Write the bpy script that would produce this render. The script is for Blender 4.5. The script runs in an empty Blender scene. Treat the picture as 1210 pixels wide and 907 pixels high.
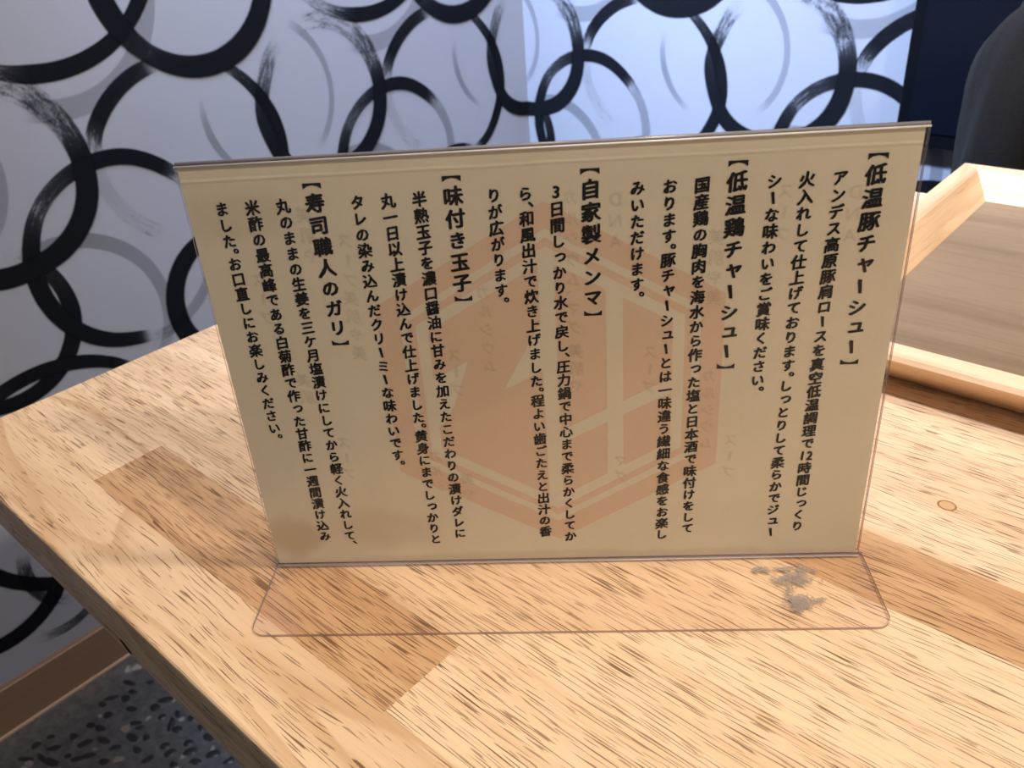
import bpy, bmesh, math, random
from mathutils import Vector, Matrix
random.seed(7)
S = bpy.context.scene
COL = S.collection

# ------------------------------------------------------------------ camera, world, light, exposure
# world: X runs along the table's grain, Y across it, Z up; floor at 0, table top at TZ
TZ = 0.72
cam = bpy.data.cameras.new('camera')
cam.sensor_fit = 'HORIZONTAL'; cam.sensor_width = 36.0
cam.lens = 1000.3 / 1210 * 36.0
cam.clip_start = 0.02; cam.clip_end = 50
co = bpy.data.objects.new('camera', cam); COL.objects.link(co)
A = math.radians(38.6245)
GX = Vector((math.cos(A), -math.sin(A), 0)); NX = Vector((math.sin(A), math.cos(A), 0))
def s2w(x, y, z=0.0):                      # menu frame (x along the card, y behind it) -> world
    v = Vector((x, y, 0)); return Vector((v.dot(GX), v.dot(NX), z + TZ))
def s2d(v):
    return Vector((v.dot(GX), v.dot(NX), v.z))
rx, rz, rr = math.radians(30.6585), math.radians(4.9625), math.radians(4.5176)
fwd = Vector((-math.sin(rz)*math.cos(rx), math.cos(rz)*math.cos(rx), -math.sin(rx)))
rgt = Vector((math.cos(rz), math.sin(rz), 0)); dwn = fwd.cross(rgt)
r2 = math.cos(rr)*rgt + math.sin(rr)*dwn; d2 = -math.sin(rr)*rgt + math.cos(rr)*dwn
R_, D_, F_ = s2d(r2), s2d(d2), s2d(fwd)
M = Matrix(((R_.x, -D_.x, -F_.x), (R_.y, -D_.y, -F_.y), (R_.z, -D_.z, -F_.z))).to_4x4()
M.translation = s2w(0.1592, -0.3291, 0.3034)
co.matrix_world = M
S.camera = co
cam.dof.use_dof = True; cam.dof.focus_distance = 0.41; cam.dof.aperture_fstop = 19.0

w = bpy.data.worlds.new('room_air'); S.world = w; w.use_nodes = True
w.node_tree.nodes['Background'].inputs[0].default_value = (0.80, 0.86, 1.0, 1)
w.node_tree.nodes['Background'].inputs[1].default_value = 0.12

def area(name, loc, target, size, watts, col, sizey=None, spread=None):
    l = bpy.data.lights.new(name, 'AREA'); l.energy = watts; l.color = col
    l.shape = 'RECTANGLE' if sizey else 'DISK'; l.size = size
    if sizey: l.size_y = sizey
    if spread: l.spread = math.radians(spread)
    o = bpy.data.objects.new(name, l); COL.objects.link(o); o.location = loc
    o.rotation_euler = (Vector(target) - Vector(loc)).to_track_quat('-Z', 'Y').to_euler()
    return o
WARM = (1.0, 0.87, 0.73)
area('ceiling_light', (1.75, 0.10, 2.38), (0.2, 0.15, TZ), 0.12, 27, WARM)
area('ceiling_light', (0.80, 0.60, 2.38), (0.3, 0.35, TZ), 0.12, 15, WARM)
area('ceiling_light', (0.10, 0.15, 2.38), (0.25, 0.1, TZ), 0.16, 8, WARM)
area('ceiling_light', (1.80, -0.98, 2.38), (0.2, 0.0, TZ), 0.12, 4, WARM)
area('cool_wall_light', (-0.50, 0.10, 2.32), (-0.42, 1.158, 0.80), 0.4, 24, (0.52, 0.68, 1.0), 0.12, 75)
S.view_settings.view_transform = 'Standard'; S.view_settings.look = 'None'
S.view_settings.gamma = 1.0; S.view_settings.use_curve_mapping = False
S.view_settings.exposure = 0.22
S.cycles.transparent_max_bounces = 24

# ------------------------------------------------------------------ helpers
def tag(o, label=None, cat=None, group=None, kind=None):
    if label: o['label'] = label
    if cat: o['category'] = cat
    if group: o['group'] = group
    if kind: o['kind'] = kind
    return o
def empty(name, loc=(0, 0, 0)):
    o = bpy.data.objects.new(name, None); COL.objects.link(o); o.location = loc
    o.empty_display_size = 0.05
    return o
def mesh(name, vs, fs, mat=None, parent=None, smooth=False, mats=None, mi=None):
    m = bpy.data.meshes.new(name); m.from_pydata([tuple(v) for v in vs], [], fs); m.update()
    for k in (mats or ([mat] if mat else [])): m.materials.append(k)
    if mi: m.polygons.foreach_set('material_index', mi)
    if smooth: m.polygons.foreach_set('use_smooth', [True]*len(m.polygons))
    o = bpy.data.objects.new(name, m); COL.objects.link(o)
    if parent is not None:
        o.parent = parent; bpy_loc = parent.location
        o.matrix_parent_inverse = Matrix.Translation(bpy_loc).inverted() if parent.type == 'EMPTY' else Matrix()
    return o
def bm_obj(name, bm, mat=None, parent=None, smooth=False, mats=None):
    m = bpy.data.meshes.new(name); bm.to_mesh(m); bm.free()
    for k in (mats or ([mat] if mat else [])): m.materials.append(k)
    if smooth: m.polygons.foreach_set('use_smooth', [True]*len(m.polygons))
    o = bpy.data.objects.new(name, m); COL.objects.link(o)
    if parent is not None:
        o.parent = parent
        if parent.type == 'EMPTY': o.matrix_parent_inverse = Matrix.Translation(parent.location).inverted()
    return o
def box_bm(x0, x1, y0, y1, z0, z1, bev=0.0, seg=1, bm=None):
    own = bm is None
    b = bmesh.new()
    vs = [b.verts.new((x, y, z)) for z in (z0, z1) for y in (y0, y1) for x in (x0, x1)]
    for f in ((0, 2, 3, 1), (4, 5, 7, 6), (0, 1, 5, 4), (2, 6, 7, 3), (0, 4, 6, 2), (1, 3, 7, 5)):
        b.faces.new([vs[i] for i in f])
    if bev: bmesh.ops.bevel(b, geom=b.edges[:], offset=bev, segments=seg, affect='EDGES', profile=0.5)
    return b
class NT:
    def __init__(s, name):
        s.m = bpy.data.materials.new(name); s.m.use_nodes = True
        s.t = s.m.node_tree; s.n = s.t.nodes; s.bsdf = s.n['Principled BSDF']; s.out = s.n['Material Output']
    def new(s, kind, **kw):
        nd = s.n.new('ShaderNode' + kind)
        for k, v in kw.items(): setattr(nd, k, v)
        return nd
    def link(s, a, b): s.t.links.new(a, b)
    def val(s, x):
        return x
    def put(s, sock, x):
        if hasattr(x, 'is_output') or isinstance(x, bpy.types.NodeSocket): s.link(x, sock)
        elif x is not None: sock.default_value = x
    def math(s, op, a, b=None, c=None, clamp=False):
        nd = s.new('Math', operation=op, use_clamp=clamp)
        s.put(nd.inputs[0], a)
        if b is not None: s.put(nd.inputs[1], b)
        if c is not None: s.put(nd.inputs[2], c)
        return nd.outputs[0]
    def vmath(s, op, a, b):
        nd = s.new('VectorMath', operation=op); s.put(nd.inputs[0], a); s.put(nd.inputs[1], b); return nd.outputs[0]
    def noise(s, vec, scale=1, detail=2, rough=0.5, dist=0):
        nd = s.new('TexNoise'); s.put(nd.inputs['Vector'], vec)
        nd.inputs['Scale'].default_value = scale; nd.inputs['Detail'].default_value = detail
        nd.inputs['Roughness'].default_value = rough; nd.inputs['Distortion'].default_value = dist
        return nd.outputs['Fac']
    def step(s, x, a, b):
        nd = s.new('MapRange', interpolation_type='SMOOTHSTEP'); s.put(nd.inputs[0], x)
        s.put(nd.inputs[1], a); s.put(nd.inputs[2], b); return nd.outputs[0]
    def mix(s, f, a, b):
        nd = s.new('Mix', data_type='RGBA'); s.put(nd.inputs[0], f); s.put(nd.inputs[6], a); s.put(nd.inputs[7], b)
        return nd.outputs[2]
    def attr(s, name, kind='GEOMETRY'):
        nd = s.new('Attribute', attribute_type=kind, attribute_name=name); return nd
    def obj(s): return s.new('TexCoord').outputs['Object']
    def bump(s, h, strength=0.2, dist=0.001):
        nd = s.new('Bump'); nd.inputs['Strength'].default_value = strength; nd.inputs['Distance'].default_value = dist
        s.link(h, nd.inputs['Height']); s.link(nd.outputs[0], s.bsdf.inputs['Normal'])
def C4(r, g, b): return (r, g, b, 1)
def simple(name, col, rough=0.6, spec=0.3, metal=0):
    t = NT(name); t.bsdf.inputs['Base Color'].default_value = C4(*col)
    t.bsdf.inputs['Roughness'].default_value = rough; t.bsdf.inputs['Specular IOR Level'].default_value = spec
    t.bsdf.inputs['Metallic'].default_value = metal
    return t.m

# ------------------------------------------------------------------ materials
def wood(name, light, dark, pore_col, rough=0.42, axis='X', pore_amt=1.0, scale=1.0):
    t = NT(name)
    P = t.obj()
    if axis == 'Y':
        sp = t.new('SeparateXYZ'); t.link(P, sp.inputs[0]); cb = t.new('CombineXYZ')
        t.link(sp.outputs[1], cb.inputs[0]); t.link(sp.outputs[0], cb.inputs[1]); t.link(sp.outputs[2], cb.inputs[2]); P = cb.outputs[0]
    seed = t.attr('seed', 'OBJECT').outputs['Fac']; pore = t.attr('pore', 'OBJECT').outputs['Fac']
    tone = t.attr('tone', 'OBJECT').outputs['Fac']; fig = t.attr('figure', 'OBJECT').outputs['Fac']
    cb = t.new('CombineXYZ'); t.link(seed, cb.inputs[0]); t.link(t.math('MULTIPLY', seed, 1.7), cb.inputs[1])
    P = t.vmath('ADD', P, cb.outputs[0])
    warp = t.math('SUBTRACT', t.noise(t.vmath('MULTIPLY', P, (7*scale, 22*scale, 22)), 1, 2), 0.5)
    cw = t.new('CombineXYZ'); t.link(t.math('MULTIPLY', warp, t.math('MULTIPLY_ADD', fig, 0.016, 0.005)), cw.inputs[1])
    Q = t.vmath('ADD', P, cw.outputs[0])
    broad = t.noise(t.vmath('MULTIPLY', Q, (3*scale, 55*scale, 30)), 1, 3, 0.6)
    fine = t.noise(t.vmath('MULTIPLY', Q, (11*scale, 520*scale, 300)), 1, 3, 0.6)
    f1 = t.step(broad, 0.35, 0.72)
    col = t.mix(t.math('MULTIPLY', f1, 0.55), light, dark)
    col = t.mix(t.math('MULTIPLY', t.step(fine, 0.46, 0.74), 0.45), col, dark)
    # growth-ring figure
    rings = t.noise(t.vmath('MULTIPLY', P, (3.2*scale, 17*scale, 9)), 1, 1, 0.4, 0.3)
    saw = t.math('FRACT', t.math('MULTIPLY', rings, 6.0))
    line = t.math('MULTIPLY', t.step(saw, 0.55, 0.93), t.math('SUBTRACT', 1.0, t.step(saw, 0.93, 1.0)))
    col = t.mix(t.math('MULTIPLY', line, t.math('MULTIPLY', fig, 0.85)), col, dark)
    # open pores: short dashes along the grain
    p1 = t.noise(t.vmath('MULTIPLY', Q, (34*scale, 1350*scale, 900)), 1, 0, 0.5)
    p2 = t.noise(t.vmath('MULTIPLY', t.vmath('ADD', Q, (3.1, 1.7, 0)), (60*scale, 1000*scale, 700)), 1, 0, 0.5)
    zone = t.noise(t.vmath('MULTIPLY', Q, (5*scale, 60*scale, 40)), 1, 2, 0.5)
    th = t.math('SUBTRACT', 0.76, t.math('ADD', t.math('MULTIPLY', zone, 0.13), t.math('MULTIPLY', pore, 0.06)))
    m1 = t.step(p1, th, t.math('ADD', th, 0.05))
    m2 = t.step(p2, t.math('ADD', th, 0.0), t.math('ADD', th, 0.07))
    pm = t.math('MULTIPLY', t.math('MAXIMUM', m1, t.math('MULTIPLY', m2, 0.7)), pore_amt, clamp=True)
    mid = t.mix(0.65, dark, pore_col)
    col = t.mix(t.math('MULTIPLY', t.step(t.noise(t.vmath('MULTIPLY', Q, (17*scale, 480*scale, 300)), 1, 1, 0.5), t.math('SUBTRACT', 0.70, t.math('MULTIPLY', pore, 0.07)), 0.80), 0.55), col, mid)
    col = t.mix(t.math('MULTIPLY', pm, t.math('MULTIPLY_ADD', zone, 0.5, 0.55), clamp=True), col, pore_col)
    mul = t.new('Mix', data_type='RGBA', blend_type='MULTIPLY'); mul.inputs[0].default_value = 1.0
    t.link(col, mul.inputs[6]); t.link(t.mix(tone, C4(1, 1, 1), C4(0.60, 0.42, 0.24)), mul.inputs[7])
    t.link(mul.outputs[2], t.bsdf.inputs['Base Color'])
    t.bsdf.inputs['Roughness'].default_value = rough; t.bsdf.inputs['Specular IOR Level'].default_value = 0.35
    t.bump(t.math('SUBTRACT', fine, pm), 0.25, 0.0004)
    return t.m
M_table = wood('rubberwood', C4(0.79, 0.59, 0.385), C4(0.55, 0.34, 0.18), C4(0.12, 0.048, 0.018))
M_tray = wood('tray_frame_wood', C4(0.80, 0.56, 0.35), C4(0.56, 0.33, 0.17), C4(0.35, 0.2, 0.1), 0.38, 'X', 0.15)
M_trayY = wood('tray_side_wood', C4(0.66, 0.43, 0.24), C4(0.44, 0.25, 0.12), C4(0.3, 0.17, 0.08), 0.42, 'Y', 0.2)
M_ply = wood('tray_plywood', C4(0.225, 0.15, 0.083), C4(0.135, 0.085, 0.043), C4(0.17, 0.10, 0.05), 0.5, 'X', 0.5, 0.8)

def wall_mat(name, col):
    t = NT(name); P = t.obj()
    n = t.noise(P, 6, 3)
    t.link(t.mix(n, C4(*[c*0.96 for c in col]), C4(*[min(1, c*1.03) for c in col])), t.bsdf.inputs['Base Color'])
    t.bsdf.inputs['Roughness'].default_value = 0.75; t.bsdf.inputs['Specular IOR Level'].default_value = 0.25
    t.bump(t.noise(P, 900, 2), 0.15, 0.0004)
    return t.m
M_wall = wall_mat('pale_wallpaper', (0.295, 0.31, 0.365))
M_ceil = wall_mat('white_ceiling', (0.75, 0.75, 0.75))
def ink_mat():
    t = NT('brushed_ink')
    dens = t.attr('dens').outputs['Fac']; dry = t.attr('dry').outputs['Fac']; uv = t.attr('strk').outputs['Vector']
    sp = t.new('SeparateXYZ'); t.link(uv, sp.inputs[0]); v = sp.outputs[1]
    nz = t.noise(t.vmath('MULTIPLY', uv, (40, 3.0, 1)), 1, 3, 0.65)       # u in metres, v in -1..1
    grain = t.noise(t.vmath('MULTIPLY', uv, (300, 3.6, 1)), 1, 3, 0.7)
    tex = t.math('ADD', t.math('MULTIPLY', nz, 0.6), t.math('MULTIPLY', grain, 0.4))
    thr = t.math('SUBTRACT', 0.80, t.math('MULTIPLY', dens, 0.58))
    rough = t.step(tex, t.math('SUBTRACT', thr, 0.13), t.math('ADD', thr, 0.13))
    rough = t.math('MULTIPLY', rough, t.math('MULTIPLY_ADD', dens, 0.55, 0.42), clamp=True)
    endf = sp.outputs[2]
    a = t.new('Mix'); t.put(a.inputs[0], dry); t.put(a.inputs[2], dens); t.put(a.inputs[3], rough); al = a.outputs[0]
    av = t.math('ADD', t.math('ABSOLUTE', v), t.math('MULTIPLY', t.math('SUBTRACT', t.noise(uv, 60, 3), 0.5), 0.22))
    edge = t.math('SUBTRACT', 1.0, t.step(av, 0.80, 0.98))
    al = t.math('MULTIPLY', t.math('MULTIPLY', al, endf), edge, clamp=True)
    t.bsdf.inputs['Base Color'].default_value = C4(0.006, 0.007, 0.010)
    t.bsdf.inputs['Roughness'].default_value = 0.8; t.bsdf.inputs['Specular IOR Level'].default_value = 0.05
    t.link(al, t.bsdf.inputs['Alpha'])
    return t.m
M_ink = ink_mat()
def base_mat():
    t = NT('brown_baseboard'); P = t.obj()
    n = t.noise(t.vmath('MULTIPLY', P, (3, 3, 120)), 1, 3)
    t.link(t.mix(n, C4(0.19, 0.115, 0.075), C4(0.25, 0.155, 0.10)), t.bsdf.inputs['Base Color'])
    t.bsdf.inputs['Roughness'].default_value = 0.5; return t.m
M_base = base_mat()
M_beadtrim = simple('pale_joint', (0.42, 0.30, 0.22), 0.5)
def floor_mat():
    t = NT('grey_terrazzo'); P = t.obj()
    n = t.noise(P, 60, 5, 0.7); n2 = t.noise(P, 9, 2)
    c = t.mix(t.step(n, 0.3, 0.7), C4(0.055, 0.055, 0.058), C4(0.115, 0.112, 0.11))
    c = t.mix(t.step(t.noise(P, 38, 1, 0.5), 0.66, 0.74), c, C4(0.30, 0.27, 0.24))
    t.link(c, t.bsdf.inputs['Base Color']); t.bsdf.inputs['Roughness'].default_value = 0.55
    t.bump(n, 0.4, 0.002); return t.m
M_floor = floor_mat()
def peb(name, a, b):
    t = NT(name); P = t.obj()
    t.link(t.mix(t.noise(P, 90, 3), C4(*a), C4(*b)), t.bsdf.inputs['Base Color'])
    t.bsdf.inputs['Roughness'].default_value = 0.35; return t.m
M_pebd = peb('black_pebble', (0.010, 0.010, 0.012), (0.03, 0.03, 0.034)); M_pebl = peb('grey_pebble', (0.14, 0.12, 0.10), (0.32, 0.27, 0.23))

def paper_mat(name, stained=True, tint=(0.76, 0.72, 0.575)):
    t = NT(name); P = t.obj()                # object space: x along card, z up (m)
    n = t.noise(P, 14, 3); f = t.noise(P, 700, 3, 0.7)
    c = t.mix(n, C4(tint[0]*.95, tint[1]*.94, tint[2]*.90), C4(*tint))
    c = t.mix(t.math('MULTIPLY', t.step(f, 0.45, 0.8), 0.18), c, C4(tint[0]*.72, tint[1]*.68, tint[2]*.6))
    if stained:
        def blob(cx, cz, rx_, rz_, amt, col):
            nonlocal c
            q = t.vmath('MULTIPLY', t.vmath('SUBTRACT', P, (cx, 0, cz)), (1/rx_, 0, 1/rz_))
            ln = t.new('VectorMath', operation='LENGTH'); t.link(q, ln.inputs[0])
            d = t.math('ADD', ln.outputs['Value'], t.math('MULTIPLY', t.math('SUBTRACT', t.noise(P, 45, 4), 0.5), 1.0))
            m = t.math('SUBTRACT', 1.0, t.step(d, 0.55, 1.15))
            c = t.mix(t.math('MULTIPLY', m, amt), c, C4(*col))
        blob(0.012, 0.020, 0.016, 0.014, 0.45, (0.46, 0.33, 0.20))
        blob(0.062, 0.022, 0.030, 0.014, 0.22, (0.50, 0.36, 0.22))
        blob(0.16, 0.002, 0.20, 0.006, 0.35, (0.50, 0.41, 0.29))
        blob(0.02, 0.19, 0.03, 0.012, 0.25, (0.52, 0.43, 0.31))
    t.link(c, t.bsdf.inputs['Base Color']); t.bsdf.inputs['Roughness'].default_value = 0.7
    t.bsdf.inputs['Specular IOR Level'].default_value = 0.15
    sz = t.new('SeparateXYZ'); t.link(P, sz.inputs[0])
    dz = t.math('ABSOLUTE', t.math('SUBTRACT', sz.outputs[2], t.math('MULTIPLY_ADD', n, 0.0016, 0.2052)))
    ridge = t.math('SUBTRACT', 1.0, t.step(dz, 0.0, 0.0012))
    t.bump(t.math('ADD', n, t.math('MULTIPLY', ridge, 0.12 if stained else 0.0)), 0.35, 0.004)
    return t.m
M_paper = paper_mat('cream_paper')
M_paper2 = paper_mat('cream_paper_plain', False)
M_peach = paper_mat('peach_print', False, (0.74, 0.575, 0.425))
M_text = simple('black_print', (0.007, 0.006, 0.006), 0.8, 0.0)
def ghost_mat():
    t = NT('show_through'); t.bsdf.inputs['Base Color'].default_value = C4(0.30, 0.26, 0.22)
    t.bsdf.inputs['Alpha'].default_value = 0.045; t.bsdf.inputs['Roughness'].default_value = 0.7
    t.bsdf.inputs['Specular IOR Level'].default_value = 0.0
    return t.m
M_ghost = ghost_mat()
def clear_mat(name, tint, rough=0.06, f0=1.45, haze=0.02, bump=0.0):
    t = NT(name); t.n.remove(t.bsdf)
    tr = t.new('BsdfTransparent'); tr.inputs[0].default_value = C4(*tint)
    gl = t.new('BsdfGlossy'); gl.inputs['Roughness'].default_value = rough; gl.inputs[0].default_value = C4(1, 1, 1)
    df = t.new('BsdfDiffuse'); df.inputs[0].default_value = C4(0.8, 0.78, 0.75)
    fr = t.new('Fresnel'); fr.inputs[0].default_value = f0
    gm = t.new('NewGeometry'); ff = t.math('MULTIPLY', fr.outputs[0], t.math('SUBTRACT', 1.0, gm.outputs['Backfacing']))
    if bump:
        P = t.obj(); bp = t.new('Bump'); bp.inputs['Strength'].default_value = bump; bp.inputs['Distance'].default_value = 0.003
        t.link(t.noise(P, 25, 2), bp.inputs['Height']); t.link(bp.outputs[0], gl.inputs['Normal'])
    m0 = t.new('MixShader'); m0.inputs[0].default_value = haze; t.link(tr.outputs[0], m0.inputs[1]); t.link(df.outputs[0], m0.inputs[2])
    m1 = t.new('MixShader'); t.link(ff, m1.inputs[0]); t.link(m0.outputs[0], m1.inputs[1]); t.link(gl.outputs[0], m1.inputs[2])
    t.link(m1.outputs[0], t.out.inputs[0])
    return t.m
M_clear = clear_mat('clear_acrylic', (0.975, 0.96, 0.95), 0.10, 1.36, 0.012)
M_edge = clear_mat('acrylic_cut_edge', (0.40, 0.32, 0.34), 0.25, 1.5, 0.22)
M_edgew = clear_mat('acrylic_edge_highlight', (0.9, 0.88, 0.88), 0.3, 1.6, 0.65)  # whitish diffuse share paints a bright highlight line into the edge colour
def residue_mat():
    t = NT('tape_residue'); P = t.obj()
    q = t.vmath('MULTIPLY', P, (1, 1, 1))
    n = t.noise(q, 260, 4, 0.7); big = t.noise(q, 75, 3, 0.6)
    m = t.attr('msk').outputs['Fac']
    a = t.step(t.math('ADD', t.math('MULTIPLY_ADD', t.step(n, 0.38, 0.62), 0.8, t.math('MULTIPLY', t.step(big, 0.35, 0.65), 0.7)), t.math('MULTIPLY', m, 0.95)), 1.22, 1.34)
    f = t.noise(q, 900, 3, 0.7)
    c = t.mix(f, C4(0.04, 0.035, 0.035), C4(0.50, 0.43, 0.38))
    t.link(c, t.bsdf.inputs['Base Color']); t.link(t.math('MULTIPLY', a, t.math('MULTIPLY_ADD', f, -0.5, 0.98)), t.bsdf.inputs['Alpha'])
    t.bsdf.inputs['Roughness'].default_value = 0.7; return t.m
M_res = residue_mat()
def cloth_mat():
    t = NT('charcoal_fleece'); P = t.obj()
    n = t.noise(P, 700, 3, 0.7); n2 = t.noise(P, 18, 3)
    t.link(t.mix(n, C4(0.005, 0.004, 0.0035), C4(0.020, 0.016, 0.014)), t.bsdf.inputs['Base Color'])
    t.bsdf.inputs['Roughness'].default_value = 0.95; t.bsdf.inputs['Specular IOR Level'].default_value = 0.1
    t.bsdf.inputs['Sheen Weight'].default_value = 0.04; t.bsdf.inputs['Sheen Roughness'].default_value = 0.6
    t.bump(t.math('ADD', t.math('MULTIPLY', n2, 2.0), n), 0.5, 0.004); return t.m
M_cloth = cloth_mat()
M_panel = simple('black_gloss_panel', (0.003, 0.005, 0.010), 0.3, 0.12)
M_chair = wood('dark_chair_wood', C4(0.10, 0.06, 0.035), C4(0.05, 0.03, 0.018), C4(0.02, 0.01, 0.01), 0.5, 'X', 0.3)
M_steel = simple('black_steel', (0.02, 0.02, 0.02), 0.4, 0.5, 0.6)

# ------------------------------------------------------------------ room shell
WX, WY = -0.817, 1.158             # wall faces
HC = 2.4
bm = box_bm(-0.95, 3.2, -2.6, 1.30, -0.06, 0.0)
floor = tag(bm_obj('floor', bm, M_floor), kind='structure')
wl = tag(bm_obj('wall_left', box_bm(WX-0.12, WX, -2.6, WY+0.12, 0.0, HC), M_wall), kind='structure')
wb = tag(bm_obj('wall_back', box_bm(WX, 3.2, WY, WY+0.12, 0.0, HC), M_wall), kind='structure')
ce = tag(bm_obj('ceiling', box_bm(-0.95, 3.2, -2.6, 1.30, HC, HC+0.06), M_ceil), kind='structure')
bl = tag(bm_obj('baseboard_left', box_bm(WX, WX+0.010, -2.6, WY, 0.004, 0.0795, 0.0015), M_base), kind='structure')
bm_obj('bottom_bead', box_bm(WX+0.002, WX+0.0135, -2.6, WY-0.01, 0.0, 0.0055, 0.001), M_beadtrim, bl)
bb = tag(bm_obj('baseboard_back', box_bm(WX+0.015, 3.2, WY-0.010, WY, 0.0, 0.0795, 0.0015), M_base), kind='structure')

# printed rings of the wallpaper: strokes in (s, z) metres; s runs along wall_left (= world Y) and on round the corner
PER = 0.505; SC = WY
# (centre s, z, [(angle deg, radius, width, density, dryness)])
STROKES = [
 ((.163, .028), [(122,.118,.024,.42,.9),(150,.112,.024,.55,.9),(178,.114,.024,.85,.8),(200,.112,.025,.95,.5),(228,.116,.027,1,0),(262,.112,.028,1,0),(282,.110,.028,.97,.2),(300,.112,.029,1,0),(335,.115,.030,1,0),(350,.115,.029,1,0),(366,.116,.028,.93,.6),(380,.117,.029,.62,1),(398,.119,.031,.52,1),(415,.122,.033,.46,1),(440,.122,.030,.42,1),(462,.118,.026,.30,1)]),
 ((.297, -.108), [(-92,.125,.019,.5,1),(-75,.127,.017,.32,.5),(-40,.128,.017,.24,0),(0,.132,.018,.24,0),(25,.134,.018,.30,.2),(42,.134,.02,.5,1),(52,.134,.021,.98,.2),(75,.136,.022,1,0),(100,.134,.022,.97,.3),(112,.133,.02,.75,.8),(135,.130,.02,.62,.9),(152,.126,.022,.9,.8),(175,.122,.024,1,0),(205,.120,.024,1,0),(230,.119,.023,1,0),(258,.118,.021,.95,.2),(270,.120,.019,.55,1)]),
 ((.210, -.183), [(112,.121,.018,.12,0),(92,.122,.02,.32,.2),(65,.122,.021,.30,.1),(30,.122,.02,.24,0),(0,.122,.019,.22,0),(-30,.122,.017,.16,0),(-70,.122,.015,.10,0)]),
 ((.277, .318), [(-150,.177,.022,.35,1),(-122,.177,.019,.42,1),(-108,.177,.019,.62,1),(-98,.177,.023,.97,.3),(-75,.177,.022,1,0),(-50,.177,.019,1,0),(-25,.174,.022,.97,.1),(5,.172,.020,.92,.3),(40,.172,.020,1,0),(90,.175,.026,1,0),(130,.176,.026,.7,1)]),
 ((.483, .233), [(-215,.124,.03,.9,.5),(-170,.122,.032,1,.1),(-152,.121,.031,1,0),(-143,.121,.028,.84,.4),(-132,.121,.026,.78,.5),(-122,.121,.027,.92,.8),(-100,.121,.030,.99,.2),(-60,.121,.033,1,0),(-20,.121,.030,1,0),(20,.121,.028,1,0),(70,.122,.026,.95,.4),(120,.122,.026,.9,.6)]),
 ((.430, -.015), [(98,.143,.020,.70,.3),(110,.144,.021,.86,.1),(128,.145,.022,.90,.1),(141,.146,.022,.95,.3),(150,.146,.022,.66,1),(160,.142,.021,.32,1),(175,.135,.021,.26,.6),(195,.122,.022,.28,.8),(214,.112,.022,.34,1),(229,.105,.020,.28,1)]),
 ((.430, -.015), [(72,.146,.012,.25,.7),(60,.146,.014,.55,.9),(48,.145,.016,.72,.9),(32,.145,.019,.88,.7),(15,.146,.022,1,0),(-8,.146,.023,1,0),(-25,.142,.022,.98,.2),(-45,.138,.020,.90,.8),(-62,.130,.018,.85,.8)]),
 ((.440, -.215), [(60,.098,.016,.9,.8),(90,.098,.022,.98,.3),(130,.099,.028,1,0),(180,.098,.030,1,0),(225,.098,.030,1,0),(280,.098,.028,1,0),(330,.098,.022,.8,.9),(370,.098,.016,.4,1)]),
 ((.068, .051), [(165,.113,.008,.10,0),(195,.113,.012,.26,0),(218,.113,.011,.24,0),(240,.113,.009,.12,0)]),
 ((.068, .051), [(62,.113,.014,.26,.3),(40,.113,.012,.22,0),(10,.113,.010,.20,0),(-25,.113,.011,.20,0),(-52,.113,.012,.16,0)]),
 ((.282, .239), [(-112,.143,.030,.10,0),(-100,.143,.028,.20,0),(-75,.143,.026,.20,0),(-45,.143,.026,.20,0),(-10,.143,.024,.20,0),(20,.143,.022,.12,0)]),
 ((.100, -.140), [(52,.107,.014,.5,1),(35,.105,.018,.7,1),(15,.104,.021,.85,.8),(-5,.104,.023,1,.1),(-40,.104,.023,1,0),(-78,.104,.022,1,0),(-120,.104,.02,1,0),(-160,.104,.02,.8,.8)]),
 ((.133, -.386), [(42,.172,.014,.6,.7),(55,.172,.018,.97,.3),(72,.171,.021,1,0),(95,.170,.020,.98,.2),(115,.170,.020,.82,.8),(140,.170,.02,.95,.5),(180,.168,.022,1,0),(230,.166,.022,1,0),(290,.166,.022,.9,.6)]),
 ((.471, -.469), [(-160,.109,.024,.7,.9),(-120,.109,.024,1,0),(-80,.109,.026,1,0),(-40,.109,.024,1,0),(0,.109,.022,1,.1),(50,.109,.02,.9,.5),(110,.109,.02,.6,1)]),
 ((.105, -.500), [(150,.085,.018,.5,1),(185,.083,.020,.72,.9),(215,.083,.020,.62,.9),(240,.083,.018,.3,1)]),
 ((.040, -.520), [(-118,.09,.016,.3,.8),(-90,.09,.016,.6,.9),(-60,.09,.015,.62,.9),(-35,.09,.014,.3,1)]),
]
def lerp_key(keys, t):
    n = len(keys) - 1; f = t * n; i = min(int(f), n - 1); u = f - i
    def cr(k):
        p0 = keys[max(i-1, 0)][k]; p1 = keys[i][k]; p2 = keys[i+1][k]; p3 = keys[min(i+2, n)][k]
        return 0.5*((2*p1) + (-p0+p2)*u + (2*p0-5*p1+4*p2-p3)*u*u + (-p0+3*p1-3*p2+p3)*u**3)
    lin = [keys[i][k]*(1-u) + keys[i+1][k]*u for k in range(5)]
    return lin[0], cr(1), lin[2], lin[3], lin[4]
walls = {0: ([], [], [], [], []), 1: ([], [], [], [], [])}
def put_wall(which, quad, attrs):
    V, Fc, DN, DR, UV = walls[which]; b = len(V)
    V.extend(quad); Fc.append((b, b+1, b+2, b+3))
    for d, r, u in attrs: DN.append(d); DR.append(r); UV.append(u)
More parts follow.
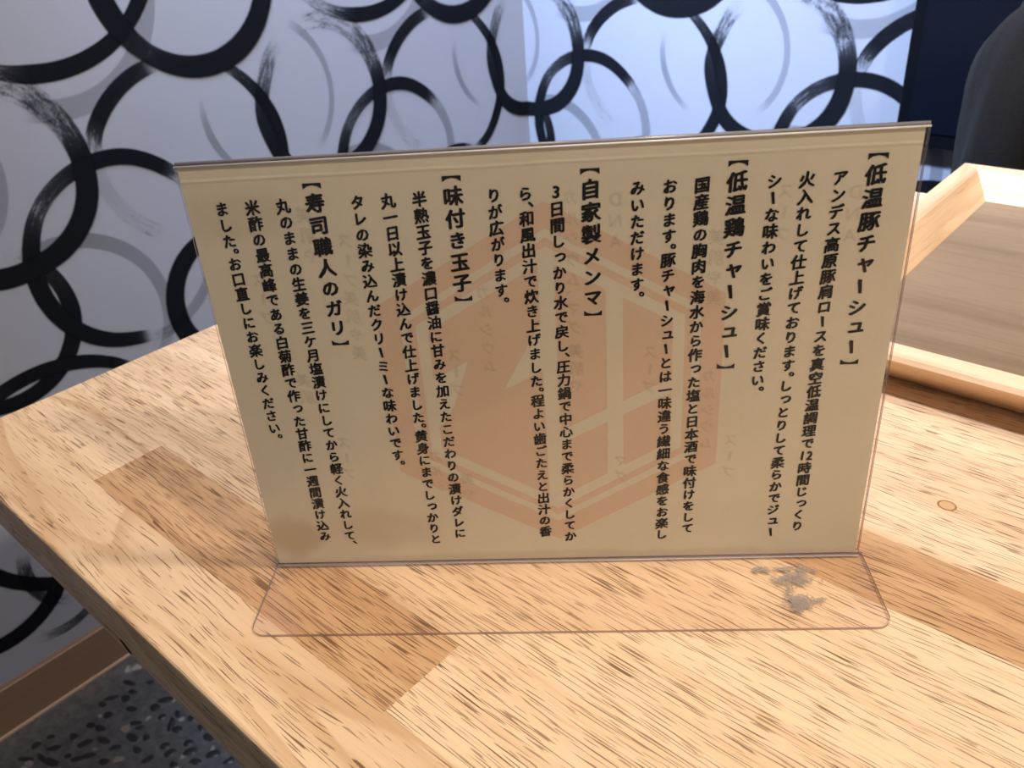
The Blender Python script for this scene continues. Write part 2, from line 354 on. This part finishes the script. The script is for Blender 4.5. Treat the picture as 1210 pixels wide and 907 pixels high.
def emit(cs, cz, keys, lift):
    N = max(12, len(keys)*6); K = 4; rows = []; L = 0; prev = None; off = random.random()*40
    for i in range(N+1):
        a, r, wd, de, dr = lerp_key(keys, i/N); a = math.radians(a)
        ctr = (cs + r*math.cos(a), cz + r*math.sin(a))
        if prev: L += math.hypot(ctr[0]-prev[0], ctr[1]-prev[1])
        prev = ctr
        rows.append([(cs + (r + wd*0.55*v)*math.cos(a), cz + (r + wd*0.55*v)*math.sin(a), max(0, min(1, de)), max(0, min(1, dr)), (L+off, v, min(1, i/4, (N-i)/4)))
                     for v in [(-1 + 2*k/K) for k in range(K+1)]])
    for i in range(N):
        for k in range(K):
            q = [rows[i][k], rows[i+1][k], rows[i+1][k+1], rows[i][k+1]]
            for which in (0, 1):
                qq = [(min(p[0], SC) if which == 0 else max(p[0], SC), p[1], p[2], p[3], p[4]) for p in q]
                if max(p[0] for p in qq) - min(p[0] for p in qq) < 1e-6: continue
                if max(p[1] for p in qq) + TZ > HC - 0.01 or min(p[1] for p in qq) + TZ < 0.081: continue
                if which == 0:
                    if min(p[0] for p in qq) < -2.5: continue
                    pts = [(WX + lift, p[0], p[1] + TZ) for p in qq]
                else:
                    pts = [(WX + (p[0]-SC), WY - lift, p[1] + TZ) for p in qq]
                    if max(p[0] for p in pts) > 3.1: continue
                put_wall(which, pts, [(p[2], p[3], p[4]) for p in qq])
lift = 0.0003
ORDER = [10, 2, 8, 9, 3, 5, 6, 7, 11, 12, 13, 14, 15, 4, 1, 0]
for kk in range(-3, 8):
    for dz in (0.0, 0.98):
        lf = lift
        for si in ORDER:
            (cs, cz), keys = STROKES[si]
            emit(cs + kk*PER - (0.003*kk if False else 0), cz + dz - 0.004*max(0, kk), keys, lf); lf += 0.00005
for which, par in ((0, wl), (1, wb)):
    V, Fc, DN, DR, UV = walls[which]
    o = mesh('ring_print', V, Fc, M_ink, par)
    for nm, dat in (('dens', DN), ('dry', DR)):
        at = o.data.attributes.new(nm, 'FLOAT', 'POINT'); at.data.foreach_set('value', dat)
    at = o.data.attributes.new('strk', 'FLOAT_VECTOR', 'POINT'); at.data.foreach_set('vector', [c for u in UV for c in u])
    o['label'] = 'overlapping black brush-painted rings on the wallpaper'

# pebbles set in the floor
def pebble_mesh(k, mat):
    bm = bmesh.new(); rnd = random.Random(k)
    n = 9; top = []; rim = []
    for i in range(n):
        a = 2*math.pi*i/n; r = rnd.uniform(0.75, 1.1)
        rim.append(bm.verts.new((math.cos(a)*r, math.sin(a)*r, -0.3)))
        top.append(bm.verts.new((math.cos(a)*r*0.72, math.sin(a)*r*0.72, 1.0)))
    for i in range(n): bm.faces.new((rim[i], rim[(i+1) % n], top[(i+1) % n], top[i]))
    bm.faces.new(top)
    m = bpy.data.meshes.new('pebble'); bm.to_mesh(m); bm.free(); m.materials.append(mat)
    m.polygons.foreach_set('use_smooth', [True]*len(m.polygons)); return m
pm = [pebble_mesh(k, M_pebd) for k in range(6)] + [pebble_mesh(9, M_pebl)]
rnd = random.Random(3); spots = []; SV = []; SF = []; cnt = 0
for i in range(-32, 90):
    for j in range(-60, 50):
        x = i*0.0235 + rnd.uniform(-.0075, .0075); y = j*0.0235 + rnd.uniform(-.0075, .0075)
        if x < WX + 0.03 or x > 1.4 or y > WY-.03 or rnd.random() < 0.12: continue
        sx = rnd.uniform(.0070, .0140); sy = rnd.uniform(.0045, .0075); rot = rnd.gauss(0.5, 0.55); lightp = rnd.random() < 0.07
        k = 6 if lightp else rnd.randrange(6)
        vis = (x < -0.25 and -0.36 < y < 0.06 + 0.0*x and y > -0.10 - (x+0.80)*0.75 and y < 0.12 - (x+0.8)*0.45)
        if vis and cnt < 290:
            o = bpy.data.objects.new('pebble', pm[k]); COL.objects.link(o); o.parent = floor
            o.location = (x, y, 0.0002); o.rotation_euler = (0, 0, rot); o.scale = (sx, sy, 0.0008); cnt += 1
        elif not lightp and -1.0 < x < 1.0 and -1.2 < y < 1.1:
            b = len(SV); ca, sa = math.cos(rot), math.sin(rot)
            for v in pm[k].vertices:
                px, py = v.co.x*sx, v.co.y*sy; SV.append((x + px*ca - py*sa, y + px*sa + py*ca, 0.0002 + v.co.z*0.0008))
            for f in pm[k].polygons: SF.append(tuple(b + q for q in f.vertices))
tag(mesh('pebble_field', SV, SF, M_pebd, floor, True), kind='stuff')

# black panel on the back wall
bp = empty('black_panel', (0.6, WY, TZ-0.08))
tag(bp, 'large black panel on the ring-patterned back wall, top right of the photo', 'panel')
bm_obj('frame', box_bm(-0.092, 1.5, WY-0.022, WY-0.002, TZ-0.066, TZ+0.95, 0.002), simple('black_frame', (0.002, 0.003, 0.005), 0.5, 0.1), bp)
bm_obj('screen', box_bm(-0.076, 1.485, WY-0.0235, WY-0.0215, TZ-0.046, TZ+0.935), M_panel, bp)

# ------------------------------------------------------------------ table
YF, YB, XL, XR = -0.071, 0.744, -0.294, 1.35
TH = 0.040
table = empty('wooden_table', (0.5, 0.33, 0.0))
tag(table, 'light wooden table of edge-glued strips carrying the upright menu and the tray', 'table')
edges = [YF, -0.0262]
while edges[-1] < YB - 0.03: edges.append(edges[-1] + 0.0466)
edges[-1] = YB
joints = {0: [0.62], 1: [-0.162, 0.1135, 0.47, 0.86], 2: [0.40, 0.9], 3: [0.02, 0.55], 4: [-0.13, 0.34], 5: [0.12, 0.66], 6: [0.215, 0.7], 7: [-0.05, 0.45], 8: [0.16, 0.6], 9: [0.232, 0.8]}
props = {  # (strip, piece): seed, pore, tone, figure
 (0, 0): (1.3, .10, .10, .75), (1, 0): (4.2, .35, -.05, .95), (1, 1): (9.1, 1.25, .62, .28), (1, 2): (2.7, .75, -.10, .05),
 (2, 0): (6.6, .95, .02, .18), (3, 0): (7.9, .4, .05, .3), (3, 1): (12.4, .75, .0, .1), (4, 0): (3.3, .3, .22, .35), (4, 1): (5.5, .7, .02, .15),
 (4, 2): (5.9, .7, .04, .2), (5, 1): (8.8, .8, .65, .25), (5, 0): (8.1, .3, .1, .3), (6, 0): (15.2, .5, 0, .2), (6, 1): (10.2, .5, -.06, .12), (7, 1): (11.7, .5, .06, .15), (8, 1): (13.1, .55, .0, .1), (9, 0): (14.9, .4, .1, .2)}
rp = random.Random(11)
for i in range(len(edges)-1):
    js = joints.get(i, [rp.uniform(-.1, .2), rp.uniform(.4, .8)])
    xs = [XL] + js + [XR]
    for k in range(len(xs)-1):
        b = box_bm(xs[k], xs[k+1], edges[i], edges[i+1], TZ-TH, TZ, 0.00022 if 0 < i else 0.00022)
        if i == 0:
            b.free(); b = box_bm(xs[k], xs[k+1], edges[i], edges[i+1], TZ-TH, TZ)
            es = [e for e in b.edges if all(abs(v.co.y-YF) < 1e-5 for v in e.verts) and abs(e.verts[0].co.z-e.verts[1].co.z) < 1e-5]
            bmesh.ops.bevel(b, geom=es, offset=0.0022, segments=3, affect='EDGES', profile=0.5)
        o = bm_obj('plank', b, M_table, table)
        sd, po, to, fi = props.get((i, k), (rp.uniform(0, 20), rp.uniform(.2, .8), rp.uniform(-.08, .22), rp.uniform(.05, .3)))
        o['seed'] = sd; o['pore'] = po; o['tone'] = to; o['figure'] = fi
# knot by the right edge of the photo
kc = (0.2545, 0.2515)
def ellipse(rx_, ry_, dz, n=18):
    return [(kc[0] + rx_*math.cos(2*math.pi*k/n), kc[1] + ry_*math.sin(2*math.pi*k/n), TZ + dz) for k in range(n)]
mesh('knot', ellipse(0.0050, 0.0044, 0.00004), [tuple(range(18))], simple('knot_rim', (0.30, 0.15, 0.055), 0.5), table)
mesh('knot', ellipse(0.0050*0.78, 0.0044*0.78, 0.00008), [tuple(range(18))], simple('knot_core', (0.56, 0.35, 0.18), 0.5), table)
mesh('knot_hole', [(-0.052 + 0.0055*math.cos(k*.7854) , YF - 0.0001, TZ - 0.0335 + 0.003*math.sin(k*.7854) - 0.002*math.cos(k*.7854)) for k in range(8)], [tuple(range(8))], simple('hole_dark', (0.01, 0.007, 0.005), 0.9), table)
bm_obj('pedestal', box_bm(0.46, 0.54, 0.29, 0.37, 0.012, TZ-TH-0.006, 0.003), M_steel, table)
bm_obj('mounting_plate', box_bm(0.28, 0.72, 0.16, 0.50, TZ-TH-0.006, TZ-TH), M_steel, table)
bm_obj('foot_plate', box_bm(0.24, 0.76, 0.12, 0.54, 0.0016, 0.012, 0.003), M_steel, table)

# ------------------------------------------------------------------ serving tray
tray = empty('serving_tray', (0.33, 0.55, TZ))
tag(tray, 'wooden serving tray with mitred flared rim and brown plywood base, beside the menu', 'tray')
X0, X1, Y0, Y1 = 0.128, 0.640, 0.3665, 0.736          # outline of the base at table height
FL = 0.028; HT = 0.030; z0 = TZ + 0.0004
def rim_pt(side, x, y, u, v):
    pass
# cross-section (outward flare, height)
SEC = [(0.0, 0.0), (0.0255, 0.0235), (0.0275, 0.0270), (0.0255, 0.0300), (0.0105, 0.0305), (0.0085, 0.0295), (-0.008, 0.0062), (-0.008, 0.0)]
def rim(a, bpt, na, nb, mat):
    vs = []
    for P0, nn in ((a, na), (bpt, nb)):
        for o_, h in SEC: vs.append((P0[0] + nn[0]*o_, P0[1] + nn[1]*o_, z0 + h))
    n = len(SEC); fs = [(i, (i+1) % n, n + (i+1) % n, n + i) for i in range(n)] + [tuple(range(n-1, -1, -1)), tuple(range(n, 2*n))]
    o = mesh('rim', vs, fs, mat, tray)
    return o
cs = {'fl': (X0, Y0), 'fr': (X1, Y0), 'bl': (X0, Y1), 'br': (X1, Y1)}
dn = {'fl': (-1, -1), 'fr': (1, -1), 'bl': (-1, 1), 'br': (1, 1)}
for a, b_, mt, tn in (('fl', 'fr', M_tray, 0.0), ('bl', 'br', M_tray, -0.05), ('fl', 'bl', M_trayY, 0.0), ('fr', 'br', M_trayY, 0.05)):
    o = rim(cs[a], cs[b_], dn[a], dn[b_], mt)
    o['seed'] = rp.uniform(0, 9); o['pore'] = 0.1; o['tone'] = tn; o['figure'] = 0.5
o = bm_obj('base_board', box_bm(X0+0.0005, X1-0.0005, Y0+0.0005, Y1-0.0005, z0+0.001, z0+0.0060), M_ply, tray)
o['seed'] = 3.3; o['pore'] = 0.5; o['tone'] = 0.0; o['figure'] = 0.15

# ------------------------------------------------------------------ menu stand (clear acrylic) and the menu in it
AM = Matrix(((GX.x, GX.y, 0), (NX.x, NX.y, 0), (0, 0, 1)))     # menu frame -> world
RZ = math.atan2(AM[1][0], AM[0][0])
LEAN = math.radians(1.56)
def place(o, z=0.0):
    o.rotation_euler = (0, 0, RZ); o.location = (0, 0, TZ + z)
stand = empty('menu_stand'); place(stand)
tag(stand, 'clear acrylic L-shaped menu holder standing on the light wooden table', 'menu holder')
def sm(name, vs, fs, parent, mat=None, mats=None, mi=None, smooth=False):
    o = mesh(name, vs, fs, mat, None, smooth, mats, mi); o.parent = parent; return o
sL, cL = math.sin(LEAN), math.cos(LEAN)
def lp(x, h, d=0.0):                 # point on the leaning card: x, height along card, d behind it (metres)
    return (x, h*sL + d*cL, 0.002 + h*cL - d*sL)
def plate(name, x0, x1, h0, h1, d0, d1, mats):
    vs = [lp(x, h, d) for h in (h0, h1) for d in (d0, d1) for x in (x0, x1)]
    fs = [(0, 2, 3, 1), (4, 5, 7, 6), (0, 1, 5, 4), (2, 6, 7, 3), (0, 4, 6, 2), (1, 3, 7, 5)]
    return sm(name, vs, fs, stand, mats=mats, mi=[1, 1, 0, 0, 1, 1])
plate('front_panel', -0.0003, 0.2976, 0.0000, 0.2104, -0.0013, -0.0005, [M_clear, M_edge])
plate('back_panel', -0.0003, 0.2980, 0.0010, 0.2112, 0.0008, 0.0022, [M_clear, M_edge])
# polished fold joining the two panels along the top
def rodx(name, x0, x1, h, d, r, mat, n=8):
    vs = []; fs = []
    for x in (x0, x1):
        for k in range(n):
            a = 2*math.pi*k/n; vs.append(lp(x, h + r*math.sin(a)*0.8, d + r*math.cos(a)))
    for k in range(n): fs.append((k, (k+1) % n, n+(k+1) % n, n+k))
    fs += [tuple(range(n-1, -1, -1)), tuple(range(n, 2*n))]
    return sm(name, vs, fs, stand, mat, smooth=True)
rodx('top_fold', -0.0006, 0.2979, 0.2113, 0.0012, 0.0011, M_edge)
rodx('top_edge_highlight', -0.0006, 0.2977, 0.2106, -0.0009, 0.00055, M_edgew)  # white highlight along the front panel's top, painted as a pale rod
rodx('bend', -0.0006, 0.2979, -0.0006, -0.0012, 0.0003, M_edgew)
# foot with rounded front corners
def foot():
    xa, xb, yf, r = -0.0010, 0.2998, -0.0488, 0.0075
    pts = [(xb, 0.0010), (xa, 0.0010)]
    for k in range(9):
        a = math.pi + (math.pi/2)*k/8; pts.append((xa + r + r*math.cos(a), yf + r + r*math.sin(a)))
    for k in range(9):
        a = 1.5*math.pi + (math.pi/2)*k/8; pts.append((xb - r + r*math.cos(a), yf + r + r*math.sin(a)))
    n = len(pts)
    vs = [(x, y, 0.0003) for x, y in pts] + [(x, y, 0.0018) for x, y in pts]
    fs = [tuple(range(n-1, -1, -1)), tuple(range(n, 2*n))] + [(i, (i+1) % n, n+(i+1) % n, n+i) for i in range(n)]
    return sm('foot', vs, fs, stand, mats=[M_clear, M_edge], mi=[0, 0] + [1]*n)
foot()
# tape residue on the foot
RV = []; RF = []; RM = []; nx, ny = 34, 30
blobs = [(0.2655, -0.0165, 0.0130, 0.0085), (0.2600, -0.0100, 0.012, 0.0030), (0.2610, -0.0330, 0.0110, 0.0070), (0.2730, -0.0310, 0.007, 0.0025), (0.2500, -0.0105, .006, .0025)]
for j in range(ny+1):
    for i in range(nx+1):
        x = 0.240 + 0.045*i/nx; y = -0.044 + 0.040*j/ny
        m_ = max(1 - math.hypot((x-a)/rx_, (y-b)/ry_) for a, b, rx_, ry_ in blobs)
        RV.append((x, y, 0.00188)); RM.append(max(-1.6, min(1, m_*1.3)))
for j in range(ny):
    for i in range(nx):
        a = j*(nx+1)+i; RF.append((a, a+1, a+nx+2, a+nx+1))
o = sm('tape_residue', RV, RF, stand, M_res); o['label'] = 'torn grey tape residue on the clear foot'
at = o.data.attributes.new('msk', 'FLOAT', 'POINT'); at.data.foreach_set('value', RM)

menu = empty('menu_card'); place(menu)
tag(menu, 'cream menu card of vertical black Japanese text over a peach hexagon emblem', 'menu')
GXN, GHN = 60, 44
PW0, PW1, PH0, PH1 = 0.0002, 0.2962, 0.0006, 0.2102
def paper_d(x, h):                   # small waviness of the sheet, in metres behind the card plane
    return 0.0
vs = []; fs = []
for j in range(GHN+1):
    for i in range(GXN+1):
        x = PW0 + (PW1-PW0)*i/GXN; h = PH0 + (PH1-PH0)*j/GHN
        vs.append(lp(x, h, 0.0))
for j in range(GHN):
    for i in range(GXN):
        a = j*(GXN+1)+i; fs.append((a, a+1, a+GXN+2, a+GXN+1))
sheet = sm('sheet', vs, fs, menu, M_paper)
bk = sm('sheet_back', [lp(PW0, PH0, .0003), lp(PW1, PH0, .0003), lp(PW1, PH1, .0003), lp(PW0, PH1, .0003)], [(0, 3, 2, 1)], menu, M_paper2)
# folded laminate edge just under the top
for h_, dd in ((0.2052, 0.00020), (0.2086, 0.00012)):
    pass
# emblem
def poly(name, pts, layer, mat, parent):
    n = len(pts); o = sm(name, [lp(x/1000, h/1000, -0.00002*layer) for x, h in pts], [tuple(range(n))], parent, mat); return o
def hexa(ap, cx=148.6, cy=100.9):
    R = ap/math.cos(math.pi/6)
    return [(cx + R*math.cos(math.radians(90+60*k)), cy + R*math.sin(math.radians(90+60*k))) for k in range(6)]
emb = poly('emblem', hexa(76), 1, M_peach, menu)
emb['label'] = 'peach hexagon emblem printed behind the text'
poly('outer_gap', hexa(66), 2, M_paper2, emb)
poly('inner_line', hexa(62.6), 3, M_peach, emb)
poly('inner_gap', hexa(59.2), 4, M_paper2, emb)
poly('core', hexa(54), 5, M_peach, emb)
for li, pts in enumerate(([(144.9, 34), (151.8, 34), (151.8, 168), (144.9, 168)], [(173.5, 50), (180.9, 53), (180.9, 150), (173.5, 154)],
            [(151.8, 71.0), (203, 97.0), (203, 104.5), (151.8, 78.0)],
            [(111.4, 116.5), (90, 105.5), (90, 83), (96.5, 83), (102.5, 93)], [(145, 134.5), (126.5, 101.0), (145, 110.3)])):
    poly('emblem_cut', pts, 6 + 0.6*li, M_paper2, emb)

# lettering
gc = bpy.data.curves.new('glyph', 'FONT'); gc.resolution_u = 2
go = bpy.data.objects.new('glyph', gc); COL.objects.link(go)
cache = {}
def glyph(ch, off):
    k = (ch, off)
    if k not in cache:
        gc.body = ch; gc.offset = off
        m = go.to_mesh()
        cache[k] = ([(v.co.x, v.co.y) for v in m.vertices], [tuple(p.vertices) for p in m.polygons])
        go.to_mesh_clear()
    return cache[k]
SMALL = 'ャュョッっゃゅょ'
def column(name, text, x, top, pitch, em, layer, mat, heading=False, mirror=False, jitter=None, xs=0.94, off=0.012, nib=True):
    """x, top (centre height of the first cell), pitch and em in mm; nib copies swell the strokes like a brush"""
    V = []; F = []
    cur = top + pitch/2
    i = 0
    while i < len(text):
        ch = text[i]; n = 1; adv = 1.0
        if ch in '。、': adv = 0.5
        if text[i:i+2] == '12': ch = '12'; i += 1
        cy = cur - pitch*adv/2; gx = x
        if ch in '【】': 
            adv = 0.26 + 0.26; cy = cur - pitch*0.27
            gy = cy
        parts = list(ch)
        for pi_, c1 in enumerate(parts):
            vs, fs = glyph(c1, off)
            if not vs: continue
            x0 = min(v[0] for v in vs); x1 = max(v[0] for v in vs); y0 = min(v[1] for v in vs); y1 = max(v[1] for v in vs)
            mx, my = (x0+x1)/2, (y0+y1)/2
            out = []
            for (a, b) in vs:
                if c1 in '【】':
                    a, b = (b-my), -(a-mx); a *= 0.98
                    out.append((a, b*0.95))
                elif c1 in 'ー':
                    u = (a-mx)/(x1-x0)          # -0.5..0.5 along the stroke
                    th = (b-my)
                    a2 = th*(1.0 + 0.5*(0.5-u)) + 0.03*math.sin(u*3); b2 = -u*0.68
                    out.append((a2 + 0.02*u, b2))
                elif c1 in '。、':
                    out.append((a-mx + 0.31, (b-my) + 0.10))
                elif c1 in SMALL:
                    a2 = (a-0.5)*0.98 + 0.10; b2 = (b-0.38) + 0.10; out.append((a2, b2 + 0.10*a2))
                elif len(parts) == 2:
                    out.append(((a-mx)*0.86 + (-0.26 if pi_ == 0 else 0.26) + 0.08*(b-my), (b-my)*1.02))
                elif c1.isascii():
                    out.append(((a-mx)*1.05 + 0.08*(b-my), (b-my)*1.02))
                else:
                    a2 = a-0.5; b2 = b-0.38
                    kana = 0.93 if ord(c1) < 0x3100 else 1.0
                    a2 *= kana; b2 *= kana
                    out.append((a2 + 0.03*b2, b2 + 0.13*a2 - 0.10*a2*a2))
            copies = [(0.0, 0.0), (0.034, 0.006), (-0.034, -0.006), (0.038, -0.028), (-0.036, 0.026), (0.008, -0.020), (-0.004, 0.018)] if (nib and c1 not in '【】') else [(0, 0)]
            if jitter: copies = jitter
            for dx, dy in copies:
                b0 = len(V)
                for a, b in out:
                    aa = a + dx
                    if mirror: aa = -aa
                    V.append(lp((gx + aa*em*xs)/1000, (cy + (b+dy)*em)/1000, -0.00002*layer))
                F += [tuple(b0+q for q in f) for f in fs]
                if jitter: layer += 0.25
        cur -= pitch*adv
        i += 1
    return sm(name, V, F, menu, mat)
COLS = [
 ('h', '【低温豚チャーシュー】', 280.0), ('b', 'アンデス高原豚肩ロースを真空低温調理で12時間じっくり', 266.3),
 ('b', '火入れして仕上げております。しっとりして柔らかでジュー', 253.6), ('b', 'シーな味わいをご賞味ください。', 240.9),
 ('h', '【低温鶏チャーシュー】', 226.3), ('b', '国産鶏の胸肉を海水から作った塩と日本酒で味付けをして', 212.6),
 ('b', 'おります。豚チャーシューとは一味違う繊細な食感をお楽し', 199.8), ('b', 'みいただけます。', 186.9),
 ('h', '【自家製メンマ】', 168.0), ('b', '3日間しっかり水で戻し、圧力鍋で中心まで柔らかくしてか', 154.2),
 ('b', 'ら、和風出汁で炊き上げました。程よい歯ごたえと出汁の香', 141.7), ('b', 'りが広がります。', 128.9),
 ('h', '【味付き玉子】', 112.2), ('b', '半熟玉子を濃口醤油に甘みを加えたこだわりの漬けダレに', 98.2),
 ('b', '丸一日以上漬け込んで仕上げました。黄身にまでしっかりと', 85.2), ('b', 'タレの染み込んだクリーミーな味わいです。', 72.4),
 ('h', '【寿司職人のガリ】', 54.6), ('b', '丸のままの生姜を三ケ月塩漬けにしてから軽く火入れして、', 41.0),
 ('b', '米酢の最高峰である白菊酢で作った甘酢に一週間漬け込み', 27.9), ('b', 'ました。お口直しにお楽しみください。', 14.9)]
for kind, txt, x in COLS:
    if kind == 'h': column('heading_text', txt, x, 197.7, 9.5, 8.6, 12, M_text, True, off=0.0, xs=0.98)
    else: column('text_column', txt, x, 192.2, 6.96, 6.8, 12, M_text, off=0.0)
# faint show-through of the print on the far side of the sheet (reversed, soft)
JT = [(0.07*math.cos(k*2.1), 0.07*math.sin(k*2.1)) for k in range(4)]
GH = [('DNA', 178, 188), ('カルシウム、マグ', 160, 190), ('スープ', 143, 190), ('スープ', 64.5, 176), ('美肌や美', 62.5, 150), ('スープ', 24, 160), ('美肌や', 49, 188), ('スープ', 105.5, 120), ('カルシウム', 121, 150),
      ('DNA', 273, 186), ('スープ', 246, 188), ('美肌や美', 219.5, 170), ('カルシウム', 219.5, 105), ('スープ', 193, 118), ('美肌', 34, 110), ('スープ', 47.5, 75), ('カルシ', 90.5, 66), ('美や', 105, 52), ('スープ', 231, 70), ('マグ', 180, 60), ('美肌や', 160, 120)]
for txt, x, top in GH:
    column('show_through', txt, x, top, 9.0, 7.6, 7, M_ghost, mirror=True, jitter=JT, off=0.0)
bpy.data.objects.remove(go)

# ------------------------------------------------------------------ coat over a chair back behind the tray
chair = empty('dining_chair', (0.30, 0.86, 0)); tag(chair, 'dark wooden chair hidden under the charcoal coat behind the tray', 'chair')
CX0, CX1, CY = 0.08, 0.52, 0.985
for nm, bx in (('seat', (CX0, CX1, 0.55, 0.965, 0.43, 0.46)), ('back_rest', (CX0+.02, CX1-.02, CY-.012, CY+.012, 0.66, 0.90))):
    o = bm_obj(nm, box_bm(*bx, 0.006, 2), M_chair, chair); o['seed'] = 1.0; o['pore'] = .3; o['tone'] = 0.; o['figure'] = .2
for (x, y, top) in ((CX0+.02, .60, .43), (CX1-.02, .60, .43), (CX0+.02, CY, .90), (CX1-.02, CY, .90)):
    o = bm_obj('leg', box_bm(x-.016, x+.016, y-.016, y+.016, 0.0015, top, 0.004, 2), M_chair, chair); o['seed'] = 2.0; o['pore'] = .3; o['tone'] = 0.; o['figure'] = .2
# coat: closed draped shell with shoulders, folds and a hanging sleeve
def coat():
    NU, NV = 96, 60; V = []; F = []
    zt, zb = 0.955, 0.475
    for j in range(NV+1):
        t = j/NV
        z = zt - (zt-zb)*(t**1.25)
        # half width widens from the rounded shoulder downward
        hw = 0.06 + 0.160*math.sqrt(min(1, t/0.16)) if t < 0.16 else 0.22 + 0.02*min(1, (t-0.16)/0.5)
        hd = 0.012 + 0.050*math.sqrt(min(1, t/0.10)) if t < 0.10 else 0.062 + 0.018*min(1, (t-0.1)/0.6)
        cx = (CX0+CX1)/2
        for i in range(NU):
            a = 2*math.pi*i/NU; ca, sa = math.cos(a), math.sin(a)
            ex = math.copysign(abs(ca)**0.75, ca); ey = math.copysign(abs(sa)**0.75, sa)
            amp = min(1, t/0.12)
            fold = 0.010*math.sin(ex*23 + 2.0*math.sin(t*5)) + 0.006*math.sin(ex*47 + t*6 + 1) + 0.006*math.sin(a*5+t*9)
            x = cx + ex*(hw + amp*0.006*math.sin(t*14+a)); y = CY - 0.004 + ey*(hd + amp*fold)
            V.append((x, y, z + 0.004*math.sin(a*3)))
    for j in range(NV):
        for i in range(NU): F.append((j*NU+i, (j+1)*NU+i, (j+1)*NU+(i+1) % NU, j*NU+(i+1) % NU))
    F.append(tuple(range(NU))); F.append(tuple(range((NV+1)*NU-1, NV*NU-1, -1)))
    return V, F
ct = empty('coat', (0.30, CY, 0.475)); tag(ct, 'charcoal grey fleece coat draped over a chair back behind the tray', 'coat')
V, F = coat(); mesh('body', V, F, M_cloth, ct, True)
def tube(name, pts, mat, parent, N=28, ryf=0.8):
    V = []; F = []
    for j, (x, y, z, r) in enumerate(pts):
        for i in range(N):
            a = 2*math.pi*i/N; q = 1 + 0.07*math.sin(a*3 + j*0.45) + 0.055*math.sin(a*7+j*.3)
            V.append((x + r*q*math.cos(a), y + r*ryf*q*math.sin(a), z + 0.25*r*math.cos(a)))
    for j in range(len(pts)-1):
        for i in range(N): F.append((j*N+i, (j+1)*N+i, (j+1)*N+(i+1) % N, j*N+(i+1) % N))
    F.append(tuple(range(N))); F.append(tuple(range(len(pts)*N-1, (len(pts)-1)*N-1, -1)))
    return mesh(name, V, F, mat, parent, True)
def smooth_path(keys, n=26):
    out = []
    for i in range(n+1):
        f = i/n*(len(keys)-1); k = min(int(f), len(keys)-2); u = f-k; p = [keys[max(k-1, 0)], keys[k], keys[k+1], keys[min(k+2, len(keys)-1)]]
        out.append(tuple(0.5*((2*p[1][c]) + (-p[0][c]+p[2][c])*u + (2*p[0][c]-5*p[1][c]+4*p[2][c]-p[3][c])*u*u + (-p[0][c]+3*p[1][c]-3*p[2][c]+p[3][c])*u**3) for c in range(4)))
    return out
SL = [(0.150, CY-.03, 0.908, .034), (0.117, CY-.045, 0.872, .043), (0.105, CY-.05, 0.815, .054), (0.101, CY-.045, 0.70, .056), (0.101, CY-.04, 0.60, .055), (0.104, CY-.04, 0.50, .048)]
tube('sleeve', smooth_path(SL), M_cloth, ct)
tube('sleeve', smooth_path([(0.60-x, y, z, r_) for x, y, z, r_ in SL]), M_cloth, ct)
tube('collar', smooth_path([(0.20, CY-.02, 0.945, .022), (0.25, CY-.03, 0.962, .03), (0.30, CY-.034, 0.965, .032), (0.35, CY-.03, 0.962, .03), (0.40, CY-.02, 0.945, .022)], 18), M_cloth, ct)
